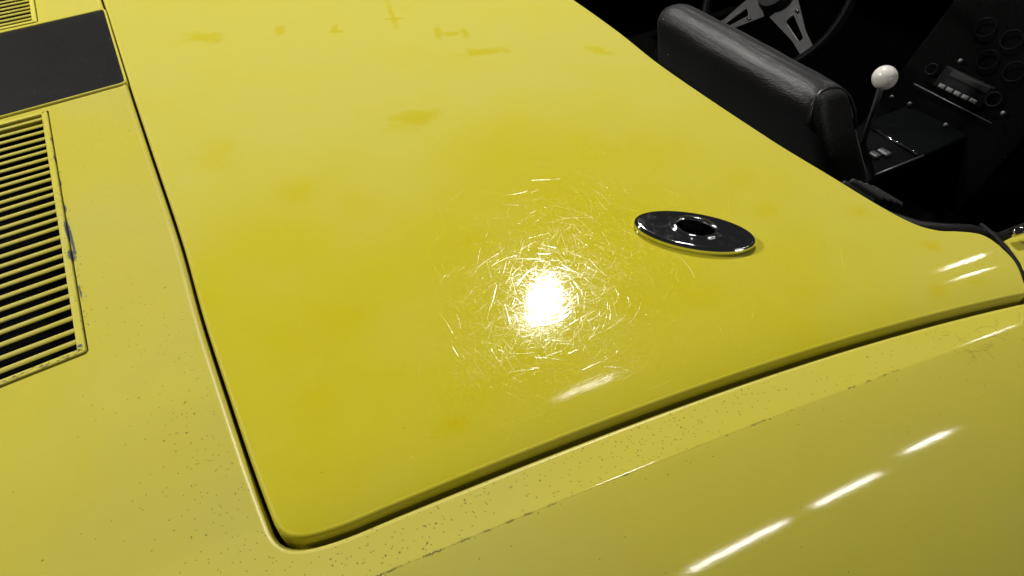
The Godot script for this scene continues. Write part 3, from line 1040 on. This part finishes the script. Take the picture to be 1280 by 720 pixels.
func build_seat() -> void:
	# lofted backrest: rings from the bottom up, [height, centre x, half thickness, left z, right z, roundness]
	var rings := []
	for s in [[-0.60, 0.93, 0.07, -0.60, 0.0, 0.04], [-0.40, 0.865, 0.066, -0.595, -0.012, 0.04], [-0.26, 0.812, 0.062, -0.585, -0.028, 0.038], [-0.17, 0.780, 0.058, -0.572, -0.05, 0.036], [-0.10, 0.752, 0.056, -0.560, -0.078, 0.034], [-0.06, 0.7375, 0.0555, -0.553, -0.093, 0.034], [-0.038, 0.731, 0.0535, -0.553, -0.101, 0.032], [-0.022, 0.7275, 0.050, -0.552, -0.107, 0.030], [-0.010, 0.7245, 0.044, -0.550, -0.112, 0.028], [-0.002, 0.722, 0.035, -0.546, -0.119, 0.024], [0.003, 0.721, 0.023, -0.539, -0.130, 0.018], [0.0045, 0.720, 0.010, -0.528, -0.146, 0.009]]:
		var ring := PackedVector3Array()
		var hz: float = (s[4] - s[3]) / 2
		var cz: float = (s[4] + s[3]) / 2
		var r := minf(s[5], s[2] * 0.98)
		for q in 4:
			for j in 7:
				var t := PI / 2 * (q + j / 6.0)
				var cx: float = (s[2] - r) * (1.0 if q == 0 or q == 3 else -1.0)
				var cc: float = (hz - r) * (1.0 if q < 2 else -1.0)
				ring.append(Vector3(s[1] + cx + r * cos(t), s[0], cz + cc + r * sin(t)))
			# points along the long sides, slightly puffed
			if q == 1 or q == 3:
				for j in range(1, 10):
					var u := j / 10.0
					var sg := -1.0 if q == 1 else 1.0
					ring.append(Vector3(s[1] + sg * (s[2] + 0.004 * sin(PI * u) + 0.0010 * sin(u * 23.0 + s[0] * 60.0) + 0.0008 * sin(u * 51.0 - s[0] * 90.0)), s[0], cz - sg * (lerpf(hz - r, r - hz, u))))
		ring.reverse()
		rings.append(ring)
	var m := skin(rings, true, true, 6.0)
	var seat := mesh_part("seat", m, mats.vinyl, car)
	seat.set_meta("label", "black vinyl seat back with a piped seam across its shoulder")
	var seam := []
	for q in [[0.6775, -0.050, -0.118], [0.6790, -0.036, -0.122], [0.682, -0.018, -0.126], [0.690, -0.006, -0.130], [0.704, 0.001, -0.133], [0.722, 0.0030, -0.133], [0.740, 0.0005, -0.129], [0.756, -0.007, -0.122], [0.768, -0.020, -0.114], [0.779, -0.044, -0.103], [0.784, -0.075, -0.092]]:
		seam.append(Vector3(q[0], q[1], q[2]))
	mesh_part("piping", tube(seam, 0.0034, 8), mats.piping, seat)
	slab("seat_cushion", Vector3(0.5, 0.16, 0.52), Vector3(1.15, -0.56, -0.31), mats.vinyl, seat, Vector3(0, 0, 0.1), 0.04)

func build_wheel() -> void:
	var hub := Vector3(1.058, -0.05, -0.556)
	var n := Vector3(-0.8485, 0.529, 0).normalized()
	var right := Vector3(0, 0, 1)
	var up := Vector3(0.529, 0.8485, 0).normalized()
	var w := node_part("steering_wheel", hub)
	w.set_meta("label", "black rimmed steering wheel with slotted metal spokes behind the seat back")
	var rim := []
	for i in 64:
		var t := TAU * i / 64
		rim.append((right * cos(t) + up * sin(t)) * 0.185 - n * 0.0)
	mesh_part("rim", tube(rim, 0.012, 10, true), mats.console, w)
	var disc := CylinderMesh.new()
	disc.top_radius = 0.036
	disc.bottom_radius = 0.05
	disc.height = 0.04
	var h := mesh_part("hub", disc, mats.rubber, w)
	h.transform = Transform3D(Basis(right, n, right.cross(n)).orthonormalized(), n * 0.005)
	for a in [-0.46, -2.20, 2.6]:
		var along := right * cos(a) + up * sin(a)
		var side := -right * sin(a) + up * cos(a)
		var loop := PackedVector2Array([Vector2(0.04, -0.036), Vector2(0.13, -0.017), Vector2(0.178, -0.015), Vector2(0.178, 0.015), Vector2(0.13, 0.017), Vector2(0.04, 0.036)])
		var slot := round_corners(PackedVector2Array([Vector2(0.074, -0.011), Vector2(0.142, -0.006), Vector2(0.142, 0.006), Vector2(0.074, 0.011)]), 0.005, 3)
		var c := CSGPolygon3D.new()
		c.polygon = loop
		c.depth = 0.005
		var cut := CSGPolygon3D.new()
		cut.polygon = slot
		cut.depth = 0.03
		cut.position.z = 0.012
		cut.operation = CSGShape3D.OPERATION_SUBTRACTION
		c.add_child(cut)
		c.name = "spoke"
		cut.name = "slot"
		c.material = mats.spoke
		w.add_child(c, true)
		var screw := SphereMesh.new()
		screw.radius = 0.004
		screw.height = 0.008
		screw.radial_segments = 12
		screw.rings = 6
		mesh_part("screw", screw, mats.chrome, w).position = along * 0.075 + side * 0.021 + n * 0.004
		c.transform = Transform3D(Basis(along, side, along.cross(side)), Vector3.ZERO)

func build_console() -> void:
	var con := node_part("centre_console")
	slab("console_top", Vector3(0.52, 0.10, 0.17), Vector3(1.10, -0.35, -0.215), mats.console, con, Vector3(0, 0.0, 0), 0.008)
	var strip := [Vector3(1.177, -0.296, -0.28), Vector3(1.174, -0.296, -0.21), Vector3(1.172, -0.296, -0.14)]
	mesh_part("bright_strip", tube(strip, 0.004, 6), mats.chrome, con)
	mesh_part("bright_strip", tube([Vector3(1.18, -0.297, -0.131), Vector3(1.02, -0.297, -0.139)], 0.003, 6), mats.dull_metal, con)
	slab("switch", Vector3(0.02, 0.012, 0.03), Vector3(1.112, -0.297, -0.185), mats.dull_metal, con, Vector3.ZERO, 0.004)
	slab("switch", Vector3(0.02, 0.012, 0.024), Vector3(1.085, -0.297, -0.19), mats.dull_metal, con, Vector3.ZERO, 0.004)
	for q in [[1.346, -0.300, -0.338], [1.35, -0.297, -0.29], [1.347, -0.301, -0.185], [1.42, -0.185, -0.255], [1.386, -0.236, -0.098]]:
		var small := SphereMesh.new()
		small.radius = 0.006
		small.height = 0.012
		small.radial_segments = 16
		small.rings = 8
		mesh_part("control_knob", small, mats.dull_metal, con).position = Vector3(q[0] - 0.008, q[1] + 0.005, q[2])
	# gear lever
	var lev := node_part("gear_lever", Vector3(1.12, -0.31, -0.245))
	mesh_part("lever_shaft", tube([Vector3.ZERO, Vector3(0.975, -0.09, -0.18) - Vector3(1.12, -0.31, -0.245)], 0.006, 10), mats.dull_metal, lev)
	var ball := SphereMesh.new()
	ball.radius = 0.0235
	ball.height = 0.047
	var kn := mesh_part("lever_knob", ball, mats.knob, lev)
	kn.position = Vector3(0.962, -0.062, -0.174) - Vector3(1.12, -0.31, -0.245)
	kn.set_meta("label", "white ball knob of the gear lever")
	# centre stack with the radio, leaning back
	var up := Vector3(0.529, 0.849, 0)
	var face := Vector3(-0.849, 0.529, 0)
	var stack := node_part("radio_stack", Vector3(1.38, -0.25, -0.2))
	stack.transform.basis = Basis(Vector3(0, 0, 1), up, face * -1.0).orthonormalized()
	if stack.transform.basis.determinant() < 0:
		stack.transform.basis = Basis(Vector3(0, 0, 1), up, Vector3(0, 0, 1).cross(up))
	var out := 1.0 if stack.transform.basis.z.dot(face) > 0 else -1.0
	slab("stack_panel", Vector3(0.34, 0.50, 0.03), Vector3(0.0, 0.03, -0.018 * out), mats.dark, stack, Vector3.ZERO, 0.008)
	slab("radio_body", Vector3(0.13, 0.055, 0.012), Vector3(-0.012, 0.030, 0.002 * out), mats.console, stack, Vector3.ZERO, 0.003)
	for i in 5:
		slab("radio_button", Vector3(0.0175, 0.010, 0.010), Vector3(-0.052 + 0.0205 * i, 0.011, 0.009 * out), mats.lettering, stack, Vector3.ZERO, 0.002)
	slab("radio_dial", Vector3(0.10, 0.018, 0.006), Vector3(-0.006, 0.045, 0.007 * out), mats.rubber, stack, Vector3.ZERO, 0.002)
	for s in [[-0.1, 0.035, 0.013], [0.064, 0.033, 0.016]]:
		var ring := []
		for i in 24:
			ring.append(Vector3(s[0] + cos(TAU * i / 24) * s[2], s[1], 0.008 * out) + Vector3(0, sin(TAU * i / 24) * s[2], 0))
		mesh_part("radio_knob", tube(ring, 0.003, 6, true), mats.console, stack)
	mesh_part("trim_line", tube([Vector3(-0.116, -0.010, 0.003 * out), Vector3(0.094, -0.013, 0.003 * out)], 0.0018, 6), mats.dull_metal, stack)
	for s in [[-0.06, 0.162], [0.007, 0.159], [-0.008, 0.103], [0.058, 0.102]]:
		var ring := []
		for i in 24:
			ring.append(Vector3(s[0] + cos(TAU * i / 24) * 0.022, s[1] + sin(TAU * i / 24) * 0.022, 0.003 * out))
		mesh_part("gauge_ring", tube(ring, 0.0016, 6, true), mats.console, stack)
